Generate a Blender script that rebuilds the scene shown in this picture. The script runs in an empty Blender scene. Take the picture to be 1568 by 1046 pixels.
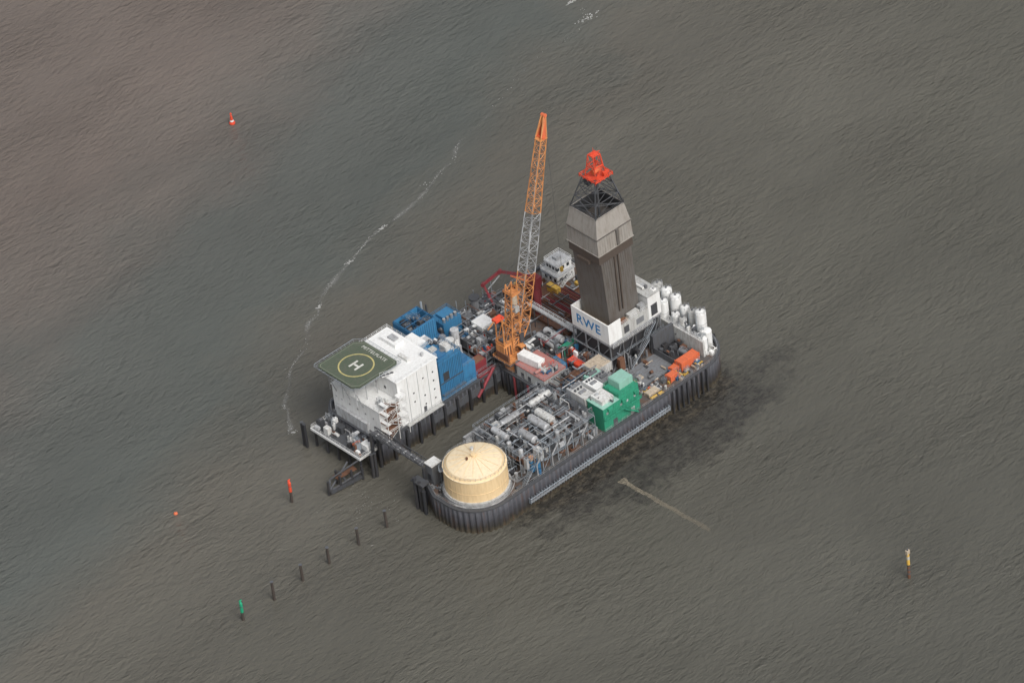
import bpy, math, random
from mathutils import Vector, Matrix
random.seed(7)
scene=bpy.context.scene
col=scene.collection

# ------------------------------------------------------------------ materials
def new_mat(name):
    m=bpy.data.materials.new(name); m.use_nodes=True
    nt=m.node_tree; nt.nodes.clear()
    out=nt.nodes.new('ShaderNodeOutputMaterial'); p=nt.nodes.new('ShaderNodeBsdfPrincipled')
    nt.links.new(p.outputs[0],out.inputs[0])
    return m,nt,p,out
def paint(name,c,rough=.55,dirt=.35,dirtc=(.10,.08,.065),scale=.6,streak=True,metal=0,var=0):
    m,nt,p,out=new_mat(name); N=nt.nodes; L=nt.links
    tc=N.new('ShaderNodeTexCoord'); mp=N.new('ShaderNodeMapping')
    mp.inputs['Scale'].default_value=(1,1,.18 if streak else 1)
    L.new(tc.outputs['Object'],mp.inputs[0])
    n1=N.new('ShaderNodeTexNoise'); n1.inputs['Scale'].default_value=scale*2.2; n1.inputs['Detail'].default_value=7; n1.inputs['Roughness'].default_value=.68
    L.new(mp.outputs[0],n1.inputs[0])
    r=N.new('ShaderNodeMapRange'); r.inputs[1].default_value=.44; r.inputs[2].default_value=.78; r.inputs[3].default_value=0; r.inputs[4].default_value=dirt*1.6
    L.new(n1.outputs[0],r.inputs[0])
    mx=N.new('ShaderNodeMix'); mx.data_type='RGBA'
    mx.inputs[6].default_value=(*c,1); mx.inputs[7].default_value=(*dirtc,1)
    L.new(r.outputs[0],mx.inputs[0])
    res=mx.outputs[2]
    if var:
        ge=N.new('ShaderNodeNewGeometry'); v=N.new('ShaderNodeMapRange'); v.inputs[3].default_value=1-var; v.inputs[4].default_value=1+var*.45
        L.new(ge.outputs['Random Per Island'],v.inputs[0])
        hs=N.new('ShaderNodeHueSaturation'); L.new(v.outputs[0],hs.inputs['Value']); L.new(res,hs.inputs['Color']); res=hs.outputs[0]
    L.new(res,p.inputs['Base Color'])
    p.inputs['Roughness'].default_value=rough; p.inputs['Metallic'].default_value=metal
    return m
M={}
M['white']=paint('white_paint',(.78,.785,.775),dirt=.25,dirtc=(.36,.32,.26),var=.06)
M['white2']=paint('white_grimy',(.58,.585,.57),dirt=.5,dirtc=(.2,.16,.12),var=.3)
M['cream']=paint('tank_cream',(.76,.57,.33),dirt=.25,dirtc=(.42,.28,.14))
M['creamroof']=paint('tank_roof',(.78,.65,.45),dirt=.3,dirtc=(.45,.34,.2))
M['orange']=paint('crane_orange',(.64,.28,.10),dirt=.45,dirtc=(.25,.09,.04),var=.25)
M['red']=paint('signal_red',(.72,.08,.035),dirt=.25,dirtc=(.3,.04,.02),var=.15)
M['maroon']=paint('maroon',(.24,.035,.045),dirt=.3,var=.3)
M['reddeck']=paint('red_deck',(.43,.17,.15),dirt=.55,dirtc=(.3,.25,.22),streak=False,var=.2)
M['blue']=paint('module_blue',(.034,.13,.26),dirt=.35,dirtc=(.04,.06,.09),var=.25)
M['blue2']=paint('light_blue',(.04,.185,.355),dirt=.4,dirtc=(.05,.09,.13),var=.25)
M['green']=paint('module_green',(.035,.29,.175),dirt=.35,dirtc=(.03,.13,.09),var=.12)
M['teal']=paint('pale_green',(.26,.48,.40),dirt=.4,dirtc=(.2,.28,.24),var=.12)
M['grey']=paint('steel_grey',(.20,.21,.225),dirt=.5,var=.45)
M['lgrey']=paint('light_steel',(.42,.43,.44),dirt=.5,var=.45)
M['dgrey']=paint('dark_steel',(.08,.085,.095),dirt=.5,dirtc=(.055,.045,.035),var=.4)
M['black']=paint('black_steel',(.036,.038,.044),dirt=.4,dirtc=(.06,.045,.03),var=.3)
M['galv']=paint('galvanised',(.30,.34,.38),dirt=.4,rough=.45,var=.3)
M['pipe']=paint('pipe_insulation',(.45,.46,.47),dirt=.5,rough=.4,metal=.25,var=.4)
M['clad']=paint('derrick_cladding',(.132,.122,.113),dirt=.6,dirtc=(.085,.065,.05),scale=.45,var=.12)
M['cladL']=paint('derrick_cladding_pale',(.30,.28,.255),dirt=.5,dirtc=(.17,.14,.115),scale=.45,var=.12)
M['cladD']=paint('derrick_cladding_dark',(.085,.066,.055),dirt=.4)
M['beige']=paint('beige_deck',(.52,.44,.34),dirt=.55,dirtc=(.26,.2,.15),streak=False,var=.2)
M['rust']=paint('rusty_steel',(.18,.085,.05),dirt=.6,dirtc=(.08,.05,.035),var=.4)
M['yellow']=paint('yellow_paint',(.64,.40,.07),dirt=.4,var=.2)
M['cont']=paint('container_orange',(.66,.15,.06),dirt=.35,dirtc=(.4,.13,.08),var=.15)
M['hgreen']=paint('helideck_green',(.072,.094,.062),dirt=.7,dirtc=(.115,.112,.09),streak=False)
M['markw']=paint('marking_white',(.60,.60,.55),dirt=.35,streak=False)
M['markd']=paint('marking_faded',(.24,.27,.20),dirt=.5,streak=False)
M['marky']=paint('marking_yellow',(.48,.42,.17),dirt=.4,streak=False)
M['glass']=paint('window_dark',(.025,.03,.035),rough=.15,dirt=.1)
M['rwe']=paint('lettering_blue',(.02,.20,.46),dirt=.05)
M['grating']=paint('grating',(.12,.125,.135),dirt=.6,streak=False,scale=1.2)
M['wood']=paint('timber_pile',(.055,.045,.04),dirt=.5)
M['gbuoy']=paint('buoy_green',(.01,.30,.16),dirt=.2)

def deck_mat():
    m,nt,p,out=new_mat('deck_concrete'); N=nt.nodes; L=nt.links
    tc=N.new('ShaderNodeTexCoord')
    n=N.new('ShaderNodeTexNoise'); n.inputs['Scale'].default_value=.16; n.inputs['Detail'].default_value=9; n.inputs['Roughness'].default_value=.7
    L.new(tc.outputs['Object'],n.inputs[0])
    cr=N.new('ShaderNodeValToRGB'); e=cr.color_ramp.elements
    e[0].position=.33; e[0].color=(.035,.035,.037,1); e[1].position=.7; e[1].color=(.19,.175,.155,1)
    a=e.new(.45); a.color=(.09,.09,.09,1); b=e.new(.55); b.color=(.12,.075,.055,1)
    L.new(n.outputs[0],cr.inputs[0]); L.new(cr.outputs[0],p.inputs['Base Color']); p.inputs['Roughness'].default_value=.8
    return m
M['deck']=deck_mat()
def wall_mat():
    m,nt,p,out=new_mat('sheet_pile_steel'); N=nt.nodes; L=nt.links
    tc=N.new('ShaderNodeTexCoord'); sep=N.new('ShaderNodeSeparateXYZ'); L.new(tc.outputs['Object'],sep.inputs[0])
    n=N.new('ShaderNodeTexNoise'); n.inputs['Scale'].default_value=.5; n.inputs['Detail'].default_value=8; n.inputs['Roughness'].default_value=.7
    L.new(tc.outputs['Object'],n.inputs[0])
    ma=N.new('ShaderNodeMath'); ma.operation='MULTIPLY_ADD'; ma.inputs[1].default_value=5; L.new(n.outputs[0],ma.inputs[0]); L.new(sep.outputs[2],ma.inputs[2])
    mr=N.new('ShaderNodeMapRange'); mr.inputs[1].default_value=1; mr.inputs[2].default_value=11; L.new(ma.outputs[0],mr.inputs[0])
    cr=N.new('ShaderNodeValToRGB'); e=cr.color_ramp.elements
    e[0].position=.15; e[0].color=(.075,.062,.042,1); e[1].position=.95; e[1].color=(.14,.145,.165,1)
    a=e.new(.32); a.color=(.036,.033,.03,1); b=e.new(.6); b.color=(.068,.069,.080,1)
    L.new(mr.outputs[0],cr.inputs[0])
    mp=N.new('ShaderNodeMapping'); mp.inputs['Scale'].default_value=(1,1,.12); L.new(tc.outputs['Object'],mp.inputs[0])
    n2=N.new('ShaderNodeTexNoise'); n2.inputs['Scale'].default_value=.9; n2.inputs['Detail'].default_value=6; n2.inputs['Roughness'].default_value=.7; L.new(mp.outputs[0],n2.inputs[0])
    r2=N.new('ShaderNodeMapRange'); r2.inputs[1].default_value=.54; r2.inputs[2].default_value=.72; r2.inputs[3].default_value=0; r2.inputs[4].default_value=.75; L.new(n2.outputs[0],r2.inputs[0])
    mx=N.new('ShaderNodeMix'); mx.data_type='RGBA'; mx.inputs[7].default_value=(.12,.062,.038,1); L.new(r2.outputs[0],mx.inputs[0]); L.new(cr.outputs[0],mx.inputs[6])
    L.new(mx.outputs[2],p.inputs['Base Color']); p.inputs['Roughness'].default_value=.5
    return m
M['wall']=wall_mat()

# ------------------------------------------------------------------ geometry builder
class G:
    def __init__(s): s.v=[];s.f=[];s.m=[];s.s=[];s.mats=[]
    def mi(s,k):
        if k not in s.mats: s.mats.append(k)
        return s.mats.index(k)
    def add(s,vs,fs,mat,smooth=False):
        o=len(s.v); s.v+= [tuple(v) for v in vs]; i=s.mi(mat)
        for f in fs: s.f.append([a+o for a in f]); s.m.append(i); s.s.append(smooth)
    def box(s,x0,x1,y0,y1,z0,z1,mat,rot=0):
        if x0>x1:x0,x1=x1,x0
        if y0>y1:y0,y1=y1,y0
        vs=[(x,y,z) for z in(z0,z1) for x,y in((x0,y0),(x1,y0),(x1,y1),(x0,y1))]
        if rot:
            cx,cy=(x0+x1)/2,(y0+y1)/2;c,sn=math.cos(rot),math.sin(rot)
            vs=[(cx+(x-cx)*c-(y-cy)*sn,cy+(x-cx)*sn+(y-cy)*c,z) for x,y,z in vs]
        s.add(vs,[(3,2,1,0),(4,5,6,7),(0,1,5,4),(1,2,6,5),(2,3,7,6),(3,0,4,7)],mat)
    def frus(s,a,za,b,zb,mat,cap=True):
        vs=[(a[0],a[2],za),(a[1],a[2],za),(a[1],a[3],za),(a[0],a[3],za),(b[0],b[2],zb),(b[1],b[2],zb),(b[1],b[3],zb),(b[0],b[3],zb)]
        fs=[(0,1,5,4),(1,2,6,5),(2,3,7,6),(3,0,4,7)]
        if cap: fs+=[(3,2,1,0),(4,5,6,7)]
        s.add(vs,fs,mat)
    def tube(s,p0,p1,r,mat,n=6,r2=None,caps=True):
        p0=Vector(p0);p1=Vector(p1);d=p1-p0
        if d.length<1e-5:return
        if r2 is None:r2=r
        d.normalize();u=d.orthogonal().normalized();w=d.cross(u)
        a=[];b=[]
        for i in range(n):
            t=2*math.pi*i/n+.3;o=u*math.cos(t)+w*math.sin(t)
            a.append(p0+o*r);b.append(p1+o*r2)
        s.add(a+b,[(i,(i+1)%n,n+(i+1)%n,n+i) for i in range(n)],mat,n>6)
        if caps:
            s.add(a,[tuple(reversed(range(n)))],mat); s.add(b,[tuple(range(n))],mat)
    def path(s,pts,r,mat,n=6):
        for a,b in zip(pts[:-1],pts[1:]): s.tube(a,b,r,mat,n)
    def beam(s,p0,p1,w,mat): s.tube(p0,p1,w*.7,mat,4)
    def vc(s,x,y,z0,z1,r,mat,n=24,r2=None): s.tube((x,y,z0),(x,y,z1),r,mat,n,r2)
    def dome(s,x,y,z,r,h,mat,n=20):
        vs=[];fs=[];K=4
        for k in range(K):
            t=math.pi/2*k/K
            for i in range(n): a=2*math.pi*i/n; vs.append((x+r*math.cos(t)*math.cos(a),y+r*math.cos(t)*math.sin(a),z+h*math.sin(t)))
        vs.append((x,y,z+h))
        for k in range(K-1):
            for i in range(n): fs.append((k*n+i,k*n+(i+1)%n,(k+1)*n+(i+1)%n,(k+1)*n+i))
        for i in range(n): fs.append(((K-1)*n+i,(K-1)*n+(i+1)%n,K*n))
        s.add(vs,fs,mat,True)
    def hvessel(s,x,y,z,L,r,mat,axis='x'):
        d=Vector((1,0,0)) if axis=='x' else Vector((0,1,0)); c=Vector((x,y,z))
        s.tube(c-d*L/2,c+d*L/2,r,mat,18)
        for sg in(-1,1):
            s.tube(c+d*sg*L/2,c+d*sg*(L/2+.35*r),r,mat,18,r*.8); s.tube(c+d*sg*(L/2+.35*r),c+d*sg*(L/2+.55*r),r*.8,mat,18,r*.35)
        for sg in(-.3,.3):
            q=c+d*sg*L; 
            if axis=='x': s.box(q.x-.2,q.x+.2,y-r*.8,y+r*.8,z-r-.7,z-r*.5,'grey')
            else: s.box(x-r*.8,x+r*.8,q.y-.2,q.y+.2,z-r-.7,z-r*.5,'grey')
        s.vc(x,y,z+r*.9,z+r+.5,.3,mat,10)
    def rail(s,pts,mat='galv',h=1.1,r=.04,step=2.0):
        for a,b in zip(pts[:-1],pts[1:]):
            a=Vector(a);b=Vector(b);L=(b-a).length;k=max(1,int(L/step))
            for hh in(h,h*.5): s.tube(a+Vector((0,0,hh)),b+Vector((0,0,hh)),r,mat,4,caps=False)
            for i in range(k+1):
                q=a.lerp(b,i/k); s.tube(q,q+Vector((0,0,h)),r,mat,4,caps=False)
    def rrail(s,x0,x1,y0,y1,z,mat='galv',**k): s.rail([(x0,y0,z),(x1,y0,z),(x1,y1,z),(x0,y1,z),(x0,y0,z)],mat,**k)
    def stair(s,p0,p1,w,mat='grating',railm='galv'):
        p0=Vector(p0);p1=Vector(p1);d=p1-p0;h=Vector((d.x,d.y,0)).normalized();sd=Vector((-h.y,h.x,0))*w/2
        n=max(3,int(abs(d.z)/.4))
        for i in range(n):
            q=p0+d*((i+.5)/n); e=h*(Vector((d.x,d.y,0)).length/n*.55)
            a=[q-e-sd,q+e-sd,q+e+sd,q-e+sd]; b=[v+Vector((0,0,.1)) for v in a]
            s.add(a+b,[(3,2,1,0),(4,5,6,7),(0,1,5,4),(1,2,6,5),(2,3,7,6),(3,0,4,7)],mat)
        for sg in(-1,1):
            s.tube(p0+sd*sg,p1+sd*sg,.12,railm,4); u=Vector((0,0,1)); s.tube(p0+sd*sg+u,p1+sd*sg+u,.05,railm,4)
            for i in range(4): q=(p0+sd*sg).lerp(p1+sd*sg,i/3); s.tube(q,q+u,.05,railm,4)
    def lattice(s,p0,p1,w0,w1,mats,seg,r=.14,up=None,rb=None):
        p0=Vector(p0);p1=Vector(p1);d=(p1-p0).normalized()
        u=d.cross(up or Vector((0,1,0))).normalized();w=d.cross(u).normalized();rb=rb or r*.55
        def ring(t,ww): 
            c=p0.lerp(p1,t); return [c+(u*a+w*b)*ww/2 for a,b in((-1,-1),(1,-1),(1,1),(-1,1))]
        W=w0 if callable(w0) else (lambda t:w0+(w1-w0)*t)
        for i in range(seg):
            t0,t1=i/seg,(i+1)/seg;A=ring(t0,W(t0));B=ring(t1,W(t1)); mt=mats(t0) if callable(mats) else mats
            for k in range(4):
                s.tube(A[k],B[k],r,mt,4,caps=False); s.tube(A[k],A[(k+1)%4],rb,mt,4,caps=False)
                if i%2: s.tube(A[k],B[(k+1)%4],rb,mt,4,caps=False)
                else: s.tube(A[(k+1)%4],B[k],rb,mt,4,caps=False)
    def build(s,name,parent=None):
        me=bpy.data.meshes.new(name); me.from_pydata(s.v,[],s.f)
        for k in s.mats: me.materials.append(M[k] if isinstance(k,str) else k)
        me.polygons.foreach_set('material_index',s.m); me.polygons.foreach_set('use_smooth',s.s); me.update()
        o=bpy.data.objects.new(name,me); col.objects.link(o)
        if parent: o.parent=parent
        return o
def empty(name):
    o=bpy.data.objects.new(name,None); col.objects.link(o); return o
def text(name,body,size,mtx,mat,parent=None,sp=1.0,off=.02):
    c=bpy.data.curves.new(name,'FONT'); c.body=body; c.size=size; c.align_x='CENTER'; c.align_y='CENTER'; c.extrude=.01; c.offset=off*size; c.space_character=sp
    c.materials.append(M[mat]); o=bpy.data.objects.new(name,c); col.objects.link(o); o.matrix_world=mtx
    if parent: o.parent=parent
    return o
def axes(x,y,z,loc):
    m=Matrix((x,y,z)).transposed().to_4x4(); m.translation=Vector(loc); return m

DK=7.6   # deck level
# ------------------------------------------------------------------ clutter helpers
PAL=['lgrey','grey','white2','dgrey','galv','grey','dgrey','rust','white','pipe','grey','black']
def clutter(g,x0,x1,y0,y1,z,n,pal=PAL,h=(.6,2.6),sz=(.6,2.6)):
    for _ in range(n):
        x=random.uniform(x0,x1);y=random.uniform(y0,y1);m=random.choice(pal);hh=random.uniform(*h);a=random.uniform(*sz);b=random.uniform(*sz)
        a=min(a,(x1-x0)*.6);b=min(b,(y1-y0)*.6); x=min(max(x,x0+a/2),x1-a/2); y=min(max(y,y0+b/2),y1-b/2)
        t=random.random()
        if t<.5:
            g.box(x-a/2,x+a/2,y-b/2,y+b/2,z,z+hh,m)
            if random.random()<.5: g.box(x-a*.2,x+a*.25,y-b*.3,y+b*.1,z+hh,z+hh+.4,random.choice(pal))
            if random.random()<.25: g.rrail(x-a/2,x+a/2,y-b/2,y+b/2,z+hh)
        elif t<.65: g.vc(x,y,z,z+hh,min(a,b)*.4,m,12)
        elif t<.8:
            r=random.uniform(.25,.6)
            if random.random()<.5: g.tube((x-a*.8,y,z+r+.2),(x+a*.8,y,z+r+.2),r,m,10)
            else: g.tube((x,y-b*.8,z+r+.2),(x,y+b*.8,z+r+.2),r,m,10)
        else:
            r=random.uniform(.07,.16); p=Vector((x,y,z));pts=[p]
            p=p+Vector((0,0,hh));pts.append(p)
            p=p+(Vector((a*1.6,0,0)) if random.random()<.5 else Vector((0,b*1.6,0)));pts.append(p); pts.append(Vector((p.x,p.y,z)))
            g.path(pts,r,m)
def frame(g,x0,x1,y0,y1,z0,zs,nx,ny,mat='grey',r=.16,brace=True):
    xs=[x0+(x1-x0)*i/nx for i in range(nx+1)];ys=[y0+(y1-y0)*i/ny for i in range(ny+1)]
    for x in xs:
        for y in ys: g.beam((x,y,z0),(x,y,zs[-1]),r*1.2,mat)
    for z in zs:
        for x in xs: g.beam((x,y0,z),(x,y1,z),r,mat)
        for y in ys: g.beam((x0,y,z),(x1,y,z),r,mat)
    if brace:
        for i in range(nx):
            if i%2==0:
                g.beam((xs[i],y0,z0),(xs[i+1],y0,zs[0]),r*.7,mat); g.beam((xs[i],y1,z0),(xs[i+1],y1,zs[0]),r*.7,mat)
def pipes(g,x0,x1,y0,y1,z,n,pal=('pipe','galv','lgrey','dgrey','grey','rust'),r=(.08,.28)):
    for _ in range(n):
        rr=random.uniform(*r); m=random.choice(pal); zz=z+random.uniform(0,1.2)
        if random.random()<.6:
            y=random.uniform(y0,y1);a=random.uniform(x0,x1-3);b=min(x1,a+random.uniform(2,12)); pts=[(a,y,zz),(b,y,zz)]
            if random.random()<.6: pts.append((b,y,zz-random.uniform(1,3)))
            if random.random()<.4: pts.insert(0,(a,min(y1,y+random.uniform(1,4)),zz))
        else:
            x=random.uniform(x0,x1);a=random.uniform(y0,y1-3);b=min(y1,a+random.uniform(2,10)); pts=[(x,a,zz),(x,b,zz)]
            if random.random()<.6: pts.append((x,b,zz-random.uniform(1,3)))
            if random.random()<.4: pts.insert(0,(min(x1,x+random.uniform(1,4)),a,zz))
        g.path(pts,rr,m,8 if rr>.15 else 5)
def container(name,x,y,z,L,W,H,rot,mat,roof=None):
    g=G(); g.box(-L/2,L/2,-W/2,W/2,.15,H-.06,mat)
    g.box(-L/2+.1,L/2-.1,-W/2+.1,W/2-.1,H-.06,H,roof or mat)
    k=int(L/.6)
    for i in range(k):
        xx=-L/2+.3+i*(L-.6)/(k-1)
        g.box(xx-.12,xx+.12,-W/2-.05,-W/2,.3,H-.3,mat); g.box(xx-.12,xx+.12,W/2,W/2+.05,.3,H-.3,mat); g.box(xx-.1,xx+.1,-W/2+.3,W/2-.3,H,H+.04,roof or mat)
    for sx in(-1,1):
        for sy in(-1,1): g.box(sx*L/2-.1,sx*L/2+.1,sy*W/2-.1,sy*W/2+.1,0,H+.05,mat)
    for t in(-.25,.25): g.tube((-L/2-.06,t*W,.3),(-L/2-.06,t*W,H-.3),.05,'galv',4)
    g.box(-L/2-.03,-L/2,-.03,.03,.2,H-.2,'dgrey')
    o=g.build(name); o.location=(x,y,z); o.rotation_euler=(0,0,rot); return o

# ------------------------------------------------------------------ island outline
def arc(cx,cy,r,a0,a1,n=14): return [(cx+r*math.cos(math.radians(a0+(a1-a0)*i/n)),cy+r*math.sin(math.radians(a0+(a1-a0)*i/n))) for i in range(n+1)]
OUT=arc(-58.7,-49.7,11.5,-90,-180)+[(-70.2,-44),(-67,-36.5),(-63,-34),(-17,-34),(-17,-14),(-64,-14),(-64,9),(-61,12)]+arc(22,0,12,90,0)+arc(23,-50.2,11,0,-90)
g=G(); n=len(OUT)
g.add([(x,y,DK) for x,y in OUT],[tuple(reversed(range(n)))],'deck'); g.build('island_deck')
def resample(pts,step):
    P=[Vector(p) for p in pts]+[Vector(pts[0])];res=[]
    for a,b in zip(P[:-1],P[1:]):
        L=(b-a).length
        if L<1e-4: continue
        k=max(1,round(L/step)); 
        for i in range(k): res.append(a.lerp(b,i/k))
    return res
R=resample(OUT,.42); n=len(R); OFF=[.45,.45,0,0]
def ringpts(off):
    o=[]
    for i in range(n):
        t=(R[(i+1)%n]-R[i-1]).normalized(); nn=Vector((-t.y,t.x)); q=R[i]+nn*off(i); o.append(q)
    return o
A=ringpts(lambda i:OFF[i%4]); B=ringpts(lambda i:.62); C=ringpts(lambda i:-.45)
g=G()
g.add([(p.x,p.y,-3) for p in A]+[(p.x,p.y,8.0) for p in A],[(i,n+i,n+(i+1)%n,(i+1)%n) for i in range(n)],'wall')
vs=[(p.x,p.y,8.0) for p in B]+[(p.x,p.y,8.45) for p in B]+[(p.x,p.y,8.45) for p in C]+[(p.x,p.y,7.4) for p in C]
fs=[]
for i in range(n):
    j=(i+1)%n; fs+= [(i,n+i,n+j,j),(n+i,2*n+i,2*n+j,n+j),(2*n+i,3*n+i,3*n+j,2*n+j),(i,j,3*n+j,3*n+i)]
g.add(vs,fs,'dgrey'); g.build('sheet_pile_seawall')
g=G(); rr=ringpts(lambda i:-.1)
pts=[(rr[i].x,rr[i].y,8.45) for i in range(0,n,5)]
g.rail(pts,'lgrey',h=1.15,r=.035,step=1.9); g.build('perimeter_railing')
g=G()
for z in(3.0,4.3): g.tube((-50,-62.6,z),(6,-62.6,z),.12,'galv',6)
g.box(-50,6,-62.9,-61.8,3.4,3.5,'grey')
for i in range(57):
    x=-50+i; g.box(x-.06,x+.06,-62.75,-61.75,2.6,4.5,'galv')
g.build('wall_cable_tray')
g=G()
for x in range(8,24,2): g.vc(x,-62.1,-2,8.2,.3,'black',8)
for y in range(-52,-20,4): g.vc(35.0,y,-2,8.4,.35,'black',8)
for x in range(-60,-18,5): g.vc(x,-14.9,-2,7.6,.45,'black',8); g.vc(x,-33.1,-2,7.6,.45,'black',8)
g.build('fender_piles')

# ------------------------------------------------------------------ storage tank
tx,ty=-58.7,-49.7
T=empty('storage_tank')
g=G(); g.vc(tx,ty,DK,9.0,10.2,'lgrey',64); g.vc(tx,ty,9.0,9.4,9.8,'white2',64)
g.vc(tx,ty,9.4,16.4,9.3,'cream',64); g.vc(tx,ty,12.0,12.2,9.38,'cream',64)
g.vc(tx,ty,16.4,16.6,9.45,'creamroof',64); g.vc(tx,ty,16.6,17.4,9.2,'cream',64,8.2)
for i in range(32):
    a=2*math.pi*i/32; g.tube((tx+9.31*math.cos(a),ty+9.31*math.sin(a),9.5),(tx+9.31*math.cos(a),ty+9.31*math.sin(a),16.4),.04,'cream',4)
g.build('shell',T)
g=G(); g.vc(tx,ty,17.4,17.55,8.2,'creamroof',64,8.0); g.vc(tx,ty,17.55,19.3,7.9,'creamroof',64,.9); g.vc(tx,ty,19.3,19.9,.8,'cream',20); g.vc(tx+2,ty+3,18.6,19.6,.5,'white2',12); g.vc(tx-2.2,ty+.5,18.8,19.7,.35,'rust',10)
for i in range(16):
    a=2*math.pi*i/16; g.tube((tx+7.8*math.cos(a),ty+7.8*math.sin(a),17.6),(tx+.8*math.cos(a),ty+.8*math.sin(a),19.4),.08,'cream',4)
g.build('roof',T)
g=G()
pts=[(tx+8.9*math.cos(2*math.pi*i/36),ty+8.9*math.sin(2*math.pi*i/36),16.9) for i in range(37)]
g.rail(pts,'lgrey',h=1.0,r=.035)
for i in range(0,24,2):
    a=math.radians(60+i*4); b=math.radians(68+i*4); g.stair((tx+10*math.cos(a),ty+10*math.sin(a),9+i*.33),(tx+10*math.cos(b),ty+10*math.sin(b),9+(i+2)*.33),1.0)
pts=[(tx+10.8*math.cos(math.radians(a)),ty+10.8*math.sin(math.radians(a)),8.7) for a in range(-180,1,10)]
g.path(pts,.14,'pipe')
pts=[(tx+10.9*math.cos(math.radians(a)),ty+10.9*math.sin(math.radians(a)),13.5) for a in range(-20,140,10)]
g.path(pts,.12,'galv')
for p in pts[::2]: g.tube((p[0],p[1],DK),p,.09,'galv',5)
clutter(g,-68,-66,-44,-38,DK,8,PAL,(.5,1.5),(.4,1.2))
g.build('walkway_and_pipes',T)

# ------------------------------------------------------------------ living quarters + helideck
Q=empty('living_quarters')
g=G(); g.box(-55.5,-39.8,-13.6,8,DK+.9,25,'white'); g.box(-62.8,-55.5,-13.0,8,DK+.9,18.2,'white')
g.box(-63.2,-39.4,-13.9,8.4,DK,DK+.9,'grey')
g.box(-55.8,-39.5,-13.9,8.3,25,25.35,'white'); g.box(-54.8,-40.3,-13.1,7.5,25.35,25.37,'white')
for x in(-51.6,-47.7,-43.7): g.box(x-.05,x+.05,-13.64,-13.6,8.6,25,'grey')
g.box(-63.05,-55.5,-13.3,8.3,18.2,18.5,'white')
g.box(-54,-40.2,-15.2,-13.9,8.5,8.8,'white2')
g.build('walls',Q)
g=G()
for z,xs in((11.2,(-45.6,-41.8)),(14.4,(-49.6,-45.6,-41.8)),(17.6,(-49.6,-41.8)),(20.8,(-45.6,-41.8))):
    for x in xs: g.box(x-.25,x+.25,-13.66,-13.6,z,z+.5,'glass')
for z in(11,14.2):
    for y in(-10,-6.5,-3,.5,4,6.5): g.box(-62.86,-62.8,y-.3,y+.3,z,z+.55,'lgrey')
for y in(-8,-4,2,5): g.box(-55.56,-55.5,y-.4,y+.4,20.4,21.4,'glass')
g.box(-46.6,-45.5,-13.67,-13.6,8.9,10.8,'dgrey')
g.build('windows',Q)
g=G()
zs=[8.6,11.6,14.8,18.2,21.6]
for i in range(4):
    x0,x1=(-61.5,-56.8) if i%2==0 else (-56.8,-61.5)
    g.stair((x0,-14.7,zs[i]),(x1,-14.7,zs[i+1]),1.5,'rust','white2')
    if i<3: g.box(-62.8,-54.8,-15.4,-13.1,zs[i+1]-.18,zs[i+1]-.04,'rust')
    g.box(-62.6,-61.4,-16.2,-13.1,zs[i+1]-.2,zs[i+1],'white')
    g.box(-57,-54.5,-16.2,-13.7,zs[i+1]-.2,zs[i+1],'white')
    g.rail([(-62.6,-16.2,zs[i+1]),(-54.5,-16.2,zs[i+1]),(-54.5,-13.8,zs[i+1])],'white',r=.06)
for x in(-62.5,-58.5,-54.6): g.beam((x,-16.1,DK),(x,-16.1,21.6),.14,'white')
g.build('stairs',Q)
g=G(); g.box(-45,-41.5,-1.5,5,25.37,26.6,'white'); g.box(-44,-42,0,3,26.6,27.1,'lgrey'); g.box(-47,-45.8,-9,-5,25.37,26.3,'white2'); g.vc(-42,-10,25.37,26.5,.5,'lgrey',12)
g.rrail(-55.6,-39.6,-13.7,8.2,25.35,'white'); g.rrail(-62.9,-55.7,-13.2,8.1,18.5,'white')
clutter(g,-62.5,-56,-13,-9,18.5,7,['white','white2','lgrey'],(.4,1.2),(.6,1.8)); g.build('roof_equipment',Q)

H=empty('helideck')
hx0,hx1,hy0,hy1,hz=-66.6,-49.6,-8.3,9.0,26.8; c=1.7
poly=[(hx0+c,hy0),(hx1-c*.5,hy0),(hx1,hy0+c*.5),(hx1,hy1-c*1.4),(hx1-c*1.4,hy1),(hx0+c*.5,hy1),(hx0,hy1-c*.5),(hx0,hy0+c)]
g=G(); k=len(poly)
g.add([(x,y,hz-.5) for x,y in poly]+[(x,y,hz) for x,y in poly],[tuple(range(k,2*k)),tuple(reversed(range(k)))]+[(i,(i+1)%k,k+(i+1)%k,k+i) for i in range(k)],'hgreen'); g.build('deck',H)
g=G()
hcx,hcy=-58.8,.1
def ringflat(g,r0,r1,z,mat,n=64):
    vs=[(hcx+r*math.cos(2*math.pi*i/n),hcy+r*math.sin(2*math.pi*i/n),z) for r in(r0,r1) for i in range(n)]
    g.add(vs,[(i,n+i,n+(i+1)%n,(i+1)%n) for i in range(n)],mat)
ringflat(g,5.0,5.45,hz+.006,'marky')
for a,b,c_,d in((-1.75,1.75,-1.6,-.9),(-1.75,1.75,.9,1.6),(-.35,.35,-.9,.9)): g.add([(hcx+a,hcy+c_,hz+.006),(hcx+b,hcy+c_,hz+.006),(hcx+b,hcy+d,hz+.006),(hcx+a,hcy+d,hz+.006)],[(0,1,2,3)],'markw')
ins=[(hcx+(x-hcx)*.95,hcy+(y-hcy)*.95) for x,y in poly]; ins2=[(hcx+(x-hcx)*.935,hcy+(y-hcy)*.935) for x,y in poly]
g.add([(x,y,hz+.006) for x,y in ins+ins2],[(i,(i+1)%k,k+(i+1)%k,k+i) for i in range(k)],'markd')
g.build('markings',H)
text('name_lettering','MITTELPLATE',1.7,axes((0,-1,0),(1,0,0),(0,0,1),(-51.6,.2,hz+.012)),'markw',H,1.05,.0)
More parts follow.
